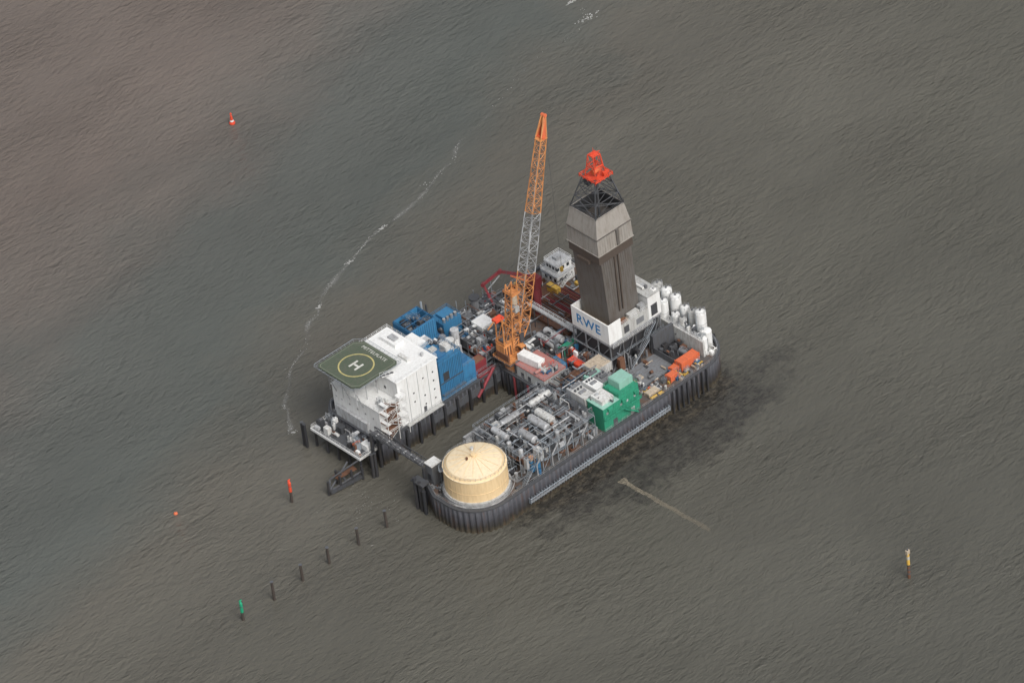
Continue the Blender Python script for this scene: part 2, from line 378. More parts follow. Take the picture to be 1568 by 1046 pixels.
g=G()
o1=[(hcx+(x-hcx)*1.11,hcy+(y-hcy)*1.11) for x,y in poly]
for i in range(k):
    a,b=Vector(poly[i]),Vector(poly[(i+1)%k]);c1,d1=Vector(o1[i]),Vector(o1[(i+1)%k])
    g.tube((*c1,hz+.1),(*d1,hz+.1),.07,'galv',4)
    m=max(2,int((b-a).length/1.5))
    for j in range(m+1): g.tube((*a.lerp(b,j/m),hz-.3),(*c1.lerp(d1,j/m),hz+.1),.045,'galv',4)
    g.tube((*a.lerp(c1,.5),hz-.1),(*b.lerp(d1,.5),hz-.1),.03,'galv',4)
for x in(-65,-61,-57,-53):
    for y in(-6,0,6): g.beam((x,y,18.5 if x<-55.5 else 25.3),(x,y,hz-.5),.18,'lgrey')
for y in(-6,0,6): g.beam((-62.8,y,16.5),(-66,y,hz-.6),.16,'lgrey'); g.beam((-66.6,y,hz-.7),(-50,y,hz-.7),.2,'lgrey')
for x in(-64,-58,-52): g.beam((x,-8,hz-.75),(x,9,hz-.75),.2,'lgrey')
g.stair((-57.5,-9.3,hz-.2),(-53,-9.3,25.4),1.0,'grating','white')
g.build('support_and_net',H)

# west landing platform
g=G()
g.box(-72,-64.2,-13,8.5,6.2,6.7,'dgrey'); g.box(-72.3,-72,-13.3,8.8,6.2,7.0,'white'); g.box(-72,-64.6,-13.3,-13,6.2,7.0,'white2'); g.box(-72,-64.6,8.5,8.8,6.1,7.0,'white2')
for x in(-71.2,-67.5):
    for y in(-12,-7,-2,3,8): g.vc(x,y,-3,6.2,.4,'black',10)
clutter(g,-71.5,-64.8,-12,8,6.7,40,PAL+['dgrey','white2','rust','lgrey'],(.5,2.6),(.5,2.0)); g.rail([(-64.6,-13.1,7),(-72.1,-13.1,7),(-72.1,8.6,7),(-64.6,8.6,7)],'white')
g.tube((-70,-8,8.0),(-67.5,-8,8.0),.5,'cont',12); g.box(-68.5,-66,-12.5,-9.5,6.7,8.6,'white')
g.box(-64.0,-62.9,-8,6,8.5,12,'lgrey')
g.build('landing_platform')
g=G()
for a,b in(((-84,-12,1.2),(-72,-14,3)),((-84,-12,1.2),(-73,-8,3.5)),((-82,-10.5,3.8),(-72,-12.5,6)),((-84,-12,1.2),(-82,-10.5,3.8)),((-78,-13,2),(-78,-9.5,4))): g.beam(a,b,.45,'dgrey')
g.box(-84,-73,-13.8,-12.4,.8,1.6,'dgrey',-.12)
g.box(-80,-73,-12,-9.6,3.1,3.3,'rust',-.12)
for x,y in((-84,-12),(-80,-12.7),(-76,-13.3),(-72.6,-14),(-79,-9.8)): g.vc(x,y,-3,5,.4,'black',10)
g.build('boat_landing')
g=G()
for x,y in((-73.5,11),(-73.6,9.8),(-70,-16),(-69,-16.3)): g.vc(x,y,-3,8.6,.5,'black',10); g.vc(x,y,8.6,8.8,.55,'dgrey',10)
g.build('dolphin_piles')

# ------------------------------------------------------------------ bridge over harbour mouth
g=G()
g.box(-67.4,-65.4,-36,-13.5,13.2,13.6,'grating')
for x in(-67.4,-65.4):
    g.beam((x,-36,13.4),(x,-13.5,13.4),.3,'dgrey'); g.beam((x,-36,15),(x,-13.5,15),.22,'dgrey')
    for i in range(11):
        y=-36+i*2.25; g.beam((x,y,13.4),(x,y,15),.14,'dgrey')
        if i<10: g.beam((x,y,13.4 if i%2 else 15),(x,y+2.25,15 if i%2 else 13.4),.12,'dgrey')
for i in range(9): g.box(-67.0,-65.8,-35+i*2.4,-34.6+i*2.4,13.6,13.75,'lgrey')
g.tube((-65.0,-36,13),(-65.0,-13.5,13),.2,'lgrey',8)
for y in(-14,-37): 
    for x in(-67.6,-65.2): g.vc(x,y,-3,13.4,.55,'black',10)
g.box(-66.6,-63.0,-39.6,-36.6,7,14.4,'grey'); g.box(-66.8,-62.8,-39.8,-36.4,14.4,14.7,'white2')
g.box(-66.63,-66.6,-38.8,-37.4,9,11.2,'dgrey')
for i,(x,y) in enumerate(((-70.8,-36.2),(-70.6,-38),(-69,-35.3),(-71,-40))): g.vc(x,y,-3,11.5-i,.6,'black',12)
g.box(-71.3,-68.5,-40,-35,9.8,10.4,'dgrey')
g.build('harbour_footbridge')

# ------------------------------------------------------------------ blue module
Bm=empty('blue_module_building')
g=G(); g.box(-39.3,-30.4,-13.6,-4,DK,22,'blue2'); g.box(-39.2,-30.5,-13.5,-4.1,22,22.15,'blue2')
for i in range(14): x=-39+i*.65; g.box(x-.08,x+.08,-13.68,-13.6,9,21.8,'blue')
g.box(-38,-35.8,-13.72,-13.6,15,18,'dgrey'); g.box(-34.5,-32.4,-13.72,-13.6,11,14,'blue2'); g.box(-39.3,-30.4,-13.74,-13.6,14.4,14.7,'dgrey'); g.box(-39.3,-30.4,-14.6,-13.6,10.6,10.75,'grating')
g.box(-30.4,-25.6,-13.5,-5,DK,15.5,'blue2'); g.box(-39.4,-30,-4,3,DK,18.5,'blue'); g.rail([(-39.3,-14.6,10.75),(-26,-14.6,10.75)],'blue2',r=.07)
g.build('walls',Bm)
g=G(); g.box(-38.8,-35,-3.4,2.6,18.5,23.4,'white'); g.box(-34.4,-31.5,-3,1.4,18.5,21,'white'); g.box(-34,-32,-2,0,21,21.6,'lgrey')
g.box(-38,-34.8,-12,-6.5,22.15,23.0,'blue'); g.box(-37.4,-35.4,-9,-7,23,23.6,'white2'); g.box(-33.8,-31.8,-11,-8,22.15,23.8,'white2'); g.box(-30,-27,-12,-8,15.5,17.4,'blue')
g.rrail(-39.3,-30.5,-13.5,-4.1,22.1,'blue2',r=.07); g.rrail(-30.4,-25.7,-13.4,-5,15.5,'galv')
clutter(g,-30.3,-25.7,-8,-5,15.5,7,PAL,(.5,2),(.5,2)); clutter(g,-34.6,-31,-8,-4.5,22.15,6,PAL+['blue'],(.4,1.6),(.5,1.4)); clutter(g,-38.8,-31,-13,-5,22.15,8,['white2','lgrey','grey','dgrey'],(.3,1.1),(.5,1.6)); g.build('roof_units',Bm)
g=G()
x0,x1,y0,y1=-34.8,-25,3.4,11.6
for a in((x0,x0+.35,y0,y1),(x1-.35,x1,y0,y1),(x0+.35,x1-.35,y0,y0+.35),(x0+.35,x1-.35,y1-.35,y1)): g.box(*a,DK,22.5,'blue2')
g.box(x0+.35,x1-.35,y0+.35,y1-.35,18,18.3,'black')
frame(g,x0+.2,x1-.2,y0+.2,y1-.2,18,[22.8],3,3,'blue',.16,False); clutter(g,x0+.6,x1-.6,y0+.6,y1-.6,18.3,22,['dgrey','grey','blue','black','lgrey'],(1,3.8),(.8,2.4))
for i in range(12): x=x0+.6+i*.8; g.box(x-.07,x+.07,y0-.08,y0,DK,22.3,'blue'); g.box(x0-.08,x0,y0+.3+i*.66,y0+.42+i*.66,DK,22.3,'blue')
g.build('open_blue_hall')
g=G(); g.box(-21.5,-14.5,4.5,10.8,DK,16.8,'blue2'); g.box(-20,-16,6,9.5,16.8,17.8,'blue2'); g.rrail(-21.4,-14.6,4.6,10.7,16.8,'blue2',r=.06)
for i in range(4): g.vc(-20.4+i*1.5,5.4,16.8,18.2,.5,'lgrey',12)
g.box(-24.6,-22,2,8,DK,14,'blue'); clutter(g,-25,-21.6,-4,10,DK,20,PAL,(3,8),(.6,2)); g.vc(-24,10.8,DK,24,.35,'galv',8); g.vc(-23,9.8,DK,23,.3,'dgrey',8)
g.vc(-22,-1,DK,18.5,1.3,'lgrey',18); g.vc(-25.5,-2.5,DK,17.5,1.5,'white2',18); g.vc(-25.5,0.8,DK,17,1.2,'grey',18); g.build('blue_pump_module')

# ------------------------------------------------------------------ north-west service area
g=G()
DP=PAL+['dgrey','dgrey','black','rust','grey']
frame(g,-20,-2,-12,4,DK,[11,14],6,4,'grey',.16); g.box(-20,-2,-12,4,10.8,10.95,'grating')
clutter(g,-14,4,4,11.5,DK,95,DP+['white','maroon'],(1,5),(.8,3)); clutter(g,-20,-2,-12,4,11,120,DP+['blue','white2','red'],(.6,3.6),(.6,2.6)); pipes(g,-20,4,-13,10,13,34)
g.box(-13,-8,-3,2,11,14.5,'white'); g.box(-13.5,-9,5,9,DK,13,'grey'); g.vc(-6,8,DK,16,1.2,'grey',16); g.vc(-6,8,16,16.6,1.7,'dgrey',16); g.box(-3,1,6,10,DK,12,'dgrey')
for i in range(6): g.tube((-14+i*3.5,11.2,DK),(-14+i*3.5,11.2,14+i%2*2),.12,'galv',6)
g.box(-62,-26,-14.4,-13.9,5,7.6,'dgrey'); g.box(-45,-17.5,-14.6,-14.2,3.4,6.2,'dgrey'); g.box(-25.4,-18,-13.7,-12.2,DK,8.7,'maroon'); g.rrail(-25,-18,-13.8,-12.1,8.7)
g.build('service_modules')
g=G(); g.box(-25,-20,-12,-8.6,DK,12,'maroon'); g.box(-25,-20.4,-14.2,-13.9,4,9,'maroon'); g.tube((-27,-14.9,3),(-20,-14.9,10),.5,'maroon',8); g.box(-24.6,-20.4,-11.6,-9,12,12.2,'rust'); g.build('maroon_skid')

# ------------------------------------------------------------------ centre dock-end building
g=G(); g.box(-16.6,-8,-33.6,-21.5,DK,12.4,'white2'); g.box(-16.8,-7.8,-33.8,-21.3,12.4,12.7,'reddeck')
g.box(-17.2,-16.6,-33,-15,3,7.6,'dgrey')
for y in(-31,-27,-24): g.box(-16.68,-16.6,y-.6,y+.6,8.8,10.6,'dgrey')
for y in range(-33,-15,3): g.vc(-17.6,y,-2,8,.4,'maroon' if y%2 else 'black',8)
g.rrail(-16.7,-7.9,-33.7,-21.4,12.7); clutter(g,-16,-9,-33,-28,12.7,16,['white2','reddeck','lgrey','blue','dgrey','red'],(.5,1.8),(.6,2.4)); g.box(-15.5,-8,-21.4,-14.2,DK,10.4,'grey')
g.build('dockside_workshop')
container('shipping_container',-13.2,-24.6,12.7,8,2.8,2.6,math.radians(-84),'white')
container('shipping_container',-7,-37,DK,7,3,4,0,'blue','rust')
container('shipping_container',-1.5,-40.5,DK+3,6.5,5.5,3.2,0,'white2','beige')
container('shipping_container',20.5,-55.6,DK,7.2,2.8,3.0,0,'cont')
container('shipping_container',12.6,-57.2,DK,3.2,2.2,2.2,.05,'cont')
container('shipping_container',15.6,-55,DK,2.4,2.2,1.8,.1,'cont')
container('shipping_container',4,-57.5,DK,4,2.2,1.2,0,'beige')
container('shipping_container',-2,-32,DK,6,2.4,2.6,1.57,'red','red')
container('shipping_container',2,-24,DK,6,2.4,2.6,.03,'green')
container('shipping_container',-5.5,-27.5,DK,5,2.4,2.6,1.5,'blue2')
container('shipping_container',-4.5,-15,DK,5,2.4,2.6,.06,'white')

# ------------------------------------------------------------------ crane
Cr=empty('lattice_boom_crane')
g=G(); g.vc(-14,-17,DK,11.6,2.6,'orange',20); g.vc(-14,-17,11.6,12.2,3.4,'dgrey',24)
g.box(-17.5,-11,-20,-14.2,12.2,12.9,'orange'); g.box(-17.5,-12.8,-17.8,-14.2,12.9,17.4,'orange'); g.box(-17.2,-13.2,-17.4,-14.6,17.4,17.7,'orange')
g.box(-12.6,-10.8,-20,-18.2,12.9,15.6,'orange'); g.box(-12.64,-12.6,-19.8,-18.4,14,15.3,'glass'); g.box(-12.4,-11,-20.04,-20,14,15.3,'glass')
g.box(-17.8,-17.2,-19.6,-14.6,11.8,15,'rust'); g.rrail(-17.5,-12.8,-17.8,-14.2,17.7,'orange',r=.08); g.rrail(-18.4,-10.2,-20.8,-13.4,12.2,'orange',r=.07); g.box(-18.4,-10.2,-20.8,-13.4,12.0,12.19,'dgrey')
for i in range(5): g.box(-17.3+i,-16.8+i,-17.86,-17.8,13.4,16.8,'rust')
g.box(-16.8,-15.6,-17.2,-15.2,17.7,18.8,'dgrey'); g.vc(-14.3,-16,17.7,19,.5,'dgrey',10)
g.build('slewing_house',Cr)
g=G()
g.lattice((-13,-16.5,13),(-10.5,-16,36),3.4,2.4,'orange',9,.2,rb=.13)
for sy in(-1.6,1.6): g.beam((-17,-16+sy,17.4),(-16.8,-16+sy,27),.3,'orange'); g.beam((-16.8,-16+sy,27),(-12,-16+sy,20),.25,'orange'); g.beam((-17,-16+sy,17.4),(-14,-16+sy,24),.2,'orange')
g.beam((-16.8,-17.6,27),(-16.8,-14.4,27),.3,'orange'); g.box(-18.6,-15.4,-17,-15,26.6,27.4,'red'); g.beam((-18.6,-16,27),(-20.4,-15,24.5),.3,'orange')
g.vc(-11,-17,30,33,1.1,'beige',12); g.box(-12.2,-9,-18,-14.6,33,33.3,'orange'); g.rrail(-12.6,-8.8,-18.2,-14.4,33.3,'orange',r=.08)
g.box(-12.4,-9.5,-17.6,-15.4,23,23.3,'rust'); g.rrail(-12.8,-9.2,-18,-15,23.3,'orange',r=.08); g.box(-11.5,-10,-18.6,-17.2,16,19,'dgrey'); g.box(-11.8,-10.2,-18.2,-16.4,27,29,'white2')
g.build('gantry',Cr)
foot=Vector((-11.5,-17.2,14.5)); tip=Vector((12.2,-9.9,73.9))
def bw(t): return 1.2+2.4*min(1,t/.12) if t<.12 else (3.6 if t<.5 else 3.6-1.4*(t-.5)/.5)
g=G(); g.lattice(foot,tip,bw,None,lambda t:'orange' if t<.34 or t>.64 else 'lgrey',28,.18,rb=.095)
g.path([foot.lerp(tip,i/20)+Vector((-.3,0,0)) for i in range(21)],.1,'lgrey')
g.build('boom',Cr)
g=G(); d=(tip-foot).normalized(); u=d.cross(Vector((0,1,0))).normalized(); w=d.cross(u).normalized()
A4=[tip+(u*a+w*b)*1.15 for a,b in((-1,-1),(1,-1),(1,1),(-1,1))]; T2=tip+d*6.8
A5=[T2+(u*a+w*b)*.45 for a,b in((-1,-1),(1,-1),(1,1),(-1,1))]
for i in(0,2): g.add([A4[i],A4[(i+1)%4],A5[(i+1)%4],A5[i]],[(0,1,2,3)],'cont')
for i in range(4): g.tube(A4[i],A5[i],.2,'orange',5); g.tube(A4[i],A5[(i+1)%4],.12,'orange',5)
g.tube(T2-w*.8,T2+w*.8,.6,'cont',12); g.tube(tip-w*1.4,tip+w*1.4,.5,'cont',12); g.box(tip.x-1.6,tip.x+1.2,tip.y-1.4,tip.y+1.2,tip.z-.4,tip.z-.1,'orange')
g.build('boom_head',Cr)
g=G()
for sy in(-1.2,1.2): g.tube((-16.8,-16+sy,27),(tip.x,tip.y+sy*.6,tip.z),.04,'dgrey',4)
g.tube(T2,(T2.x+.2,T2.y,24),.04,'dgrey',4); g.box(T2.x-.3,T2.x+.6,T2.y-.3,T2.y+.3,22.5,24,'yellow'); g.build('cables',Cr)

# knuckle crane
g=G(); g.vc(8,-4.5,DK,18,1.1,'maroon',16); g.vc(8,-4.5,18,19.5,1.6,'maroon',16); g.box(6.6,9.4,-6,-3.4,19.5,22.2,'maroon')
P=[(7.8,-4.6,22.4),(2.5,5,22.6),(-1.8,8.2,18.6),(-.7,5.7,11.5)]
g.beam(P[0],P[1],.8,'maroon'); g.beam(P[1],P[2],.75,'maroon'); g.beam(P[2],P[3],.6,'maroon'); g.tube((7.6,-4,19.8),(4,2,21.6),.28,'cont',8)
for p in P[:3]: g.tube((p[0]-.5,p[1]-.3,p[2]),(p[0]+.5,p[1]+.3,p[2]),.65,'maroon',10)
g.tube((2.2,4.9,21.3),(-1,7,17),.2,'lgrey',8); g.build('knuckle_boom_crane')

# ------------------------------------------------------------------ derrick
D=empty('drilling_derrick')
g=G(); g.box(3.6,22.6,-41.4,-26.6,8.6,17,'black'); frame(g,3,23.2,-42,-26,DK,[12.5,17.6],4,3,'grey',.26)
for i in range(4): x=3+i*5.05; g.beam((x,-42,DK),(x+5.05,-42,17.6),.22,'grey'); g.beam((3,-42+i*4,17.4),(3,-38+i*4 if i<3 else -26,12.5),.25,'grey')
clutter(g,-1,3,-42,-26,DK,30,DP,(1,6),(.6,2)); clutter(g,4,22,-44.5,-42.3,DK,26,DP,(1,6),(.6,2)); g.rrail(2.4,24,-42.6,-25.6,12.6)
g.stair((8,-44.2,DK),(16,-44.2,14),1.2); g.stair((16,-43.2,14),(20,-43.2,18),1.2)
g.build('substructure',D)
g=G(); g.box(3,23.4,-42,-26,17.6,18.3,'lgrey'); g.box(3.3,23,-41.7,-26.3,18.3,18.5,'beige')
g.box(2.9,3.25,-42,-26,18.3,25.3,'white'); g.box(3.25,8,-42,-41.65,18.3,25.3,'white'); g.box(8,19,-42,-41.65,18.3,22.6,'white2'); g.box(3.25,19,-26.3,-26,18.3,25.3,'white')
g.box(3.25,19,-41.65,-39.6,21.9,22.2,'beige'); g.box(3.25,6,-39.6,-26.3,21.9,22.2,'beige')
g.box(19,24,-42.1,-27,18.3,26.4,'white'); g.box(18.8,24.2,-42.3,-26.8,26.4,26.7,'white2'); g.box(20,22.5,-42.16,-42.1,19,23,'dgrey'); g.box(9,11,-42.06,-42,19,21.5,'dgrey'); g.box(14,17,-42.06,-42,19.3,21.3,'grey')
g.box(12,16,-41.5,-39.8,22.2,23.6,'white2'); g.box(16.4,18.6,-41.4,-39.8,22.2,24.4,'lgrey'); g.rail([(8,-41.9,22.6),(19,-41.9,22.6)],'white'); g.box(8.6,11,-41.4,-40,22.2,23.2,'rust')
clutter(g,19.3,23.7,-41.5,-28,26.7,9,['white','lgrey','grey'],(.4,1.4),(.6,1.8)); g.box(3,8,-43.4,-42,17.5,17.7,'grating'); g.rail([(3,-43.4,17.7),(19,-43.4,17.7)],'white'); g.box(8,19,-43.4,-42,17.5,17.7,'grating')
g.build('drill_floor_enclosure',D)
text('operator_lettering','RWE',4.6,axes((0,-1,0),(0,0,1),(-1,0,0),(2.88,-33.2,21.7)),'rwe',D,1.12,.018)
g=G()
b0=(6.2,17.9,-39.4,-27.6); b1=(4.9,17.0,-39.6,-27.4); s0=(4.0,17.5,-40.0,-27.0); s2=(5.3,16.6,-38.9,-27.9)
g.frus(b0,18.5,b1,46.5,'clad'); g.frus(s0,46.3,s0,49.6,'cladD')
g.frus((3.8,17.7,-40.2,-26.8),49.6,(4.0,17.5,-40.0,-27.0),55.5,'cladL',False); g.frus(s0,55.5,s2,61.5,'cladL',False)
g.frus((4.2,17.3,-39.8,-27.2),55.5,(5.5,16.4,-38.7,-28.1),61.5,'dgrey',False); g.box(4.3,17.2,-39.7,-27.3,55.3,55.5,'black')
g.box(3.6,17.9,-40.4,-26.6,49.4,49.7,'cladL'); g.box(3.7,17.8,-40.3,-26.7,55.3,55.52,'clad')
def L4(a,b,t): return tuple(a[i]+(b[i]-a[i])*t for i in range(4))
for i in range(1,14):
    f=i/14
    ax=b0[0]+(b0[1]-b0[0])*f; bx=b1[0]+(b1[1]-b1[0])*f; g.tube((ax,b0[2],25.5),(bx,b1[2],46.3),.09,'clad',4)
    ay=b0[2]+(b0[3]-b0[2])*f; by=b1[2]+(b1[3]-b1[2])*f; g.tube((b0[0],ay,25.5),(b1[0],by,46.3),.09,'clad',4)
    x=3.9+13.6*f; g.tube((x,-40.2,49.7),(x,-40.02,55.3),.06,'cladL',4); y=-40.1+13.2*f; g.tube((3.8,y,49.7),(3.98,y,55.3),.06,'cladL',4)
for f in(.38,.5): 
    x=b0[0]+(b0[1]-b0[0])*f-.6; g.box(x-.2,x+.2,-40.0,-39.6,26,46,'cladD')
g.box(11.2,12.1,-40.55,-40.15,49.8,55.2,'clad'); g.box(3.2,4.4,-36,-31,45,46.2,'cladD')
g.build('clad_mast',D)
g=G()
c0=s2;c1=(9.0,14.2,-36.0,-31.0)
def cor(c,z): return [Vector((c[0],c[2],z)),Vector((c[1],c[2],z)),Vector((c[1],c[3],z)),Vector((c[0],c[3],z))]
lv=[(L4(c0,c1,t),61.5+11*t) for t in(0,.35,.68,1)]
for (ca,za),(cb,zb) in zip(lv[:-1],lv[1:]):
    A_=cor(ca,za);B_=cor(cb,zb)
    for k2 in range(4):
        g.beam(A_[k2],B_[k2],.34,'dgrey'); g.beam(A_[k2],A_[(k2+1)%4],.22,'dgrey'); g.beam(A_[k2],B_[(k2+1)%4],.15,'dgrey'); g.beam(A_[(k2+1)%4],B_[k2],.15,'dgrey')
A_=cor(c0,61.5); 
for k2 in range(4): g.beam(A_[k2],Vector((11.5,-33.5,57)),.2,'dgrey'); g.beam(A_[k2],A_[(k2+1)%4],.3,'cladL')
g.beam(A_[0],A_[2],.2,'dgrey'); g.beam(A_[1],A_[3],.2,'dgrey'); g.tube((11.5,-33.5,56),(11.5,-33.5,72),.4,'dgrey',8); g.rrail(*s2,61.6,'dgrey',r=.06)
g.build('open_mast_top',D)
g=G()
g.box(8.9,14.6,-36.4,-30.6,71.3,71.55,'red'); g.rrail(8.3,15.2,-37.0,-30.0,71.55,'red',r=.12,step=1.6)
A_=cor((9.4,13.9,-35.8,-31.2),71.5);Bm_=cor((10.0,13.3,-35.2,-31.9),75.5);B_=cor((10.3,13.0,-34.7,-32.4),79.3)
for P0,P1 in((A_,Bm_),(Bm_,B_)):
    for k2 in range(4): g.beam(P0[k2],P1[k2],.26,'red'); g.beam(P1[k2],P1[(k2+1)%4],.24,'red'); g.beam(P0[k2],P1[(k2+1)%4],.15,'red')
g.tube((10.4,-33.5,73.4),(13.2,-33.5,73.4),.9,'cont',12); g.box(10.2,12.6,-34.4,-32.8,79.3,79.6,'red'); g.beam((9.3,-33.5,80.4),(14,-33.5,79.2),.22,'red'); g.beam((11.6,-33.5,79.6),(11.6,-33.5,81.6),.1,'red'); g.beam((9.3,-33.5,80.4),(9.9,-33.5,75.5),.15,'red')
g.box(12.6,14.6,-36.2,-35.2,71.6,73.2,'red'); g.box(8.9,10,-33,-31,69,71.3,'dgrey'); g.build('crown_block',D)

# ------------------------------------------------------------------ silos on east side
def silo(x,y,r,z0,z1,leg=1.6):
    g=G(); mt='white2' if random.random()<.35 else 'white'; g.vc(x,y,z0+leg,z1,r,mt,20); g.tube((x,y,z0+leg-1.2),(x,y,z0+leg),.35,'lgrey',14,r); g.dome(x,y,z1,r,r*.45,mt); g.vc(x,y,z1+r*.35,z1+r*.45+.5,.3,'grey',8)
    for z in(z0+leg+2,z0+leg+4.5): g.vc(x,y,z,z+.15,r+.06,'lgrey',20)
    for a in(45,135,225,315): g.beam((x+r*.8*math.cos(math.radians(a)),y+r*.8*math.sin(math.radians(a)),DK),(x+r*.8*math.cos(math.radians(a)),y+r*.8*math.sin(math.radians(a)),z0+leg+1),.14,'grey')
    g.path([(x-r-.15,y,z1+.4),(x-r-.15,y,DK)],.08,'galv'); g.path([(x,y,z1+r*.5+.3),(x+r+.2,y,z1+.8),(x+r+.2,y,DK)],.1,'grey'); g.rail([(x+r*math.cos(i*math.pi/4),y+r*math.sin(i*math.pi/4),z1) for i in range(9)],'lgrey',h=.9,r=.035)
    g.build('silo')
for (x,y,r,z1) in((32,-32,1.7,18.6),(32,-35.8,1.75,18.6),(32,-39.6,1.75,17.8),(28.4,-34.4,1.6,18.2),(28.4,-37.9,1.6,17.4),(32.2,-43.2,1.5,15.4),(32.2,-46.4,1.5,15.4),(29.2,-42.2,1.3,14.4),(29.2,-45.2,1.3,14),(32,-50.2,1.7,17.4)): silo(x,y,r,DK,z1)
g=G(); g.box(26,26.6,-57,-37.5,DK,13,'white2'); g.box(26.6,29,-56,-38,DK,12.2,'lgrey'); g.rail([(26.3,-57,13),(26.3,-37.5,13)],'white')
clutter(g,26.7,30,-56,-41,12.2,22,['white','white2','lgrey','grey','dgrey'],(.5,2),(.5,1.6)); g.vc(30.5,-54,DK,13.4,1.5,'white',18); g.dome(30.5,-54,13.4,1.5,.7,'white'); g.vc(27.6,-55.5,DK,13,1.1,'white',16); clutter(g,26.5,30,-58.5,-56,DK,8,['white','white2','lgrey'],(.5,2.4),(.6,1.4)); clutter(g,25,33,-30,-12,DK,34,['white','white2','lgrey','grey','dgrey'],(1,5),(.8,3)); pipes(g,25,32,-54,-14,10,22)
g.build('mud_tank_house')
g=G(); g.box(5,17.3,-53.5,-44.6,DK,DK+.15,'grey'); g.box(17.5,25.8,-53.5,-44.6,DK,DK+.12,'black'); g.box(17.3,17.5,-53.5,-44.6,DK,10,'dgrey'); g.box(17.5,25.9,-44.6,-43.6,DK,14,'dgrey')  # near-black slab paints in the shadow of the pit beside the white wall
clutter(g,18,25.5,-53,-45,DK+.12,16,['black','dgrey','dgrey','rust','grey'],(.4,2.2),(.8,2.6)); clutter(g,6,17,-53,-45,DK+.15,7,['rust','dgrey','beige','grey'],(.2,.8),(.5,1.8))
clutter(g,2,24,-60,-54,DK,56,['rust','cont','beige','grey','dgrey','white2','yellow','lgrey','dgrey','black','blue'],(.2,1.3),(.4,2.0)); clutter(g,0,6,-54,-44,DK,22,DP+['yellow'],(.4,2.4),(.5,1.8)); g.rail([(4,-53.8,DK),(24,-53.8,DK)],'galv')
g.build('cargo_area')

# ------------------------------------------------------------------ drill-pipe deck north
g=G(); g.box(6,24,-19,4,DK,8.6,'rust'); 
for i in range(34): 
    x=9.5+i*.36; z=9.0+.32*(i%3); y0=-16+random.uniform(-1.5,1.5); g.tube((x,y0,z),(x,y0+14+random.uniform(-2,1),z),.16,random.choice(['rust','rust','dgrey','maroon','grey']),6)
for y in(-15,-9,-3): g.box(8.5,22.5,y-.2,y+.2,8.6,8.85,'dgrey')
g.box(4.3,5.7,-26,-4,13.2,13.5,'lgrey'); g.rail([(4.3,-26,13.5),(4.3,-4,13.5)],'white',r=.07); g.rail([(5.7,-26,13.5),(5.7,-4,13.5)],'white',r=.07)
for y in(-24,-18,-12,-6): g.beam((5,y,DK),(5,y,13.3),.2,'grey')
g.hvessel(8,-20,10.2,6,1.1,'white2','y'); g.hvessel(2.6,-17,9.6,7,1.2,'lgrey','y'); g.hvessel(-.6,-17,9.6,7,1.2,'pipe','y')
clutter(g,-8,4.5,-34,-12,DK,110,DP+['cont','maroon','red','white','blue2'],(.5,3.4),(.5,2.4)); clutter(g,22,31,-12,0,DK,40,DP+['yellow','yellow','white2'],(.5,3),(.6,2.6)); clutter(g,6,20,4,11,DK,36,DP+['yellow','maroon','white'],(.6,3),(.6,2.4)); clutter(g,6,24,-26,-19,DK,38,DP+['red'],(1,5),(.6,2.6)); pipes(g,-8,24,-30,10,10,38,('rust','galv','grey','pipe','dgrey','maroon'))
g.box(17,18.6,-3,1.5,8.6,11,'yellow'); g.box(4,7.5,0,3,DK,14,'grey'); g.box(10.5,12,-2,3,DK,16,'maroon')
g.build('drill_pipe_deck')
g=G(); g.box(21,28,1,8,DK,11.4,'white'); g.box(22.2,28,2,7.2,11.4,14,'white'); g.box(20.6,28.2,.6,8.2,11.3,11.45,'lgrey'); g.box(21.8,28.2,1.6,7.6,14,14.2,'lgrey')
for y in(2.4,3.8,5.2,6.4): g.box(22.14,22.2,y-.45,y+.45,12.2,13.3,'glass'); 
for y in(2,4,6): g.box(20.94,21,y-.5,y+.5,8.9,10.2,'glass')
for x in(22.5,24.5,26.5): g.box(x-.6,x+.6,.94,1,8.9,10.2,'glass'); g.box(x-.5,x+.5,1.94,2,12.2,13.3,'glass')
g.rrail(20.7,28.1,.7,8.1,11.45,'white',r=.06); g.rrail(22,28,1.8,7.4,14.2,'white',r=.06); g.box(24,26,4,6,14.2,15.2,'lgrey'); g.stair((20,-.5,8),(25.5,-.5,11.4),1.1,'white2','white')
g.build('control_building')

# ------------------------------------------------------------------ process area
g=G()
frame(g,-47,-20,-59,-47,DK,[11.5,15],9,4,'galv',.15); frame(g,-47,-20,-46,-36,DK,[11.5,14.5],9,3,'grey',.15)
g.box(-46,-21,-58,-48,11.3,11.4,'grating'); g.box(-46,-21,-45.5,-36.5,11.3,11.4,'grating')
pipes(g,-48,-19,-59.5,-36,9,60); pipes(g,-48,-19,-59.5,-36,12.5,60); pipes(g,-46,-21,-58,-37,14.6,26)
clutter(g,-47,-20,-59,-36,11.4,160,['grey','grey','white2','galv','pipe','dgrey','dgrey','pipe','lgrey','black','rust','white2'],(.5,4.2),(.5,2.4)); clutter(g,-50,-18,-60,-35,DK,90,['dgrey','grey','black','lgrey','rust'],(.6,2.6),(.5,2.2))
g.rrail(-47,-20,-59,-36,15.1,'galv'); g.rail([(-47,-46.5,15.1),(-20,-46.5,15.1)],'galv')
clutter(g,-26,-20,-58,-50,15,9,['lgrey','white2','grey','dgrey'],(.8,2.2),(.8,2.6)); g.box(-27,-20,-58.5,-49.5,14.8,14.95,'grating')
g.build('process_pipe_rack')
g=G()
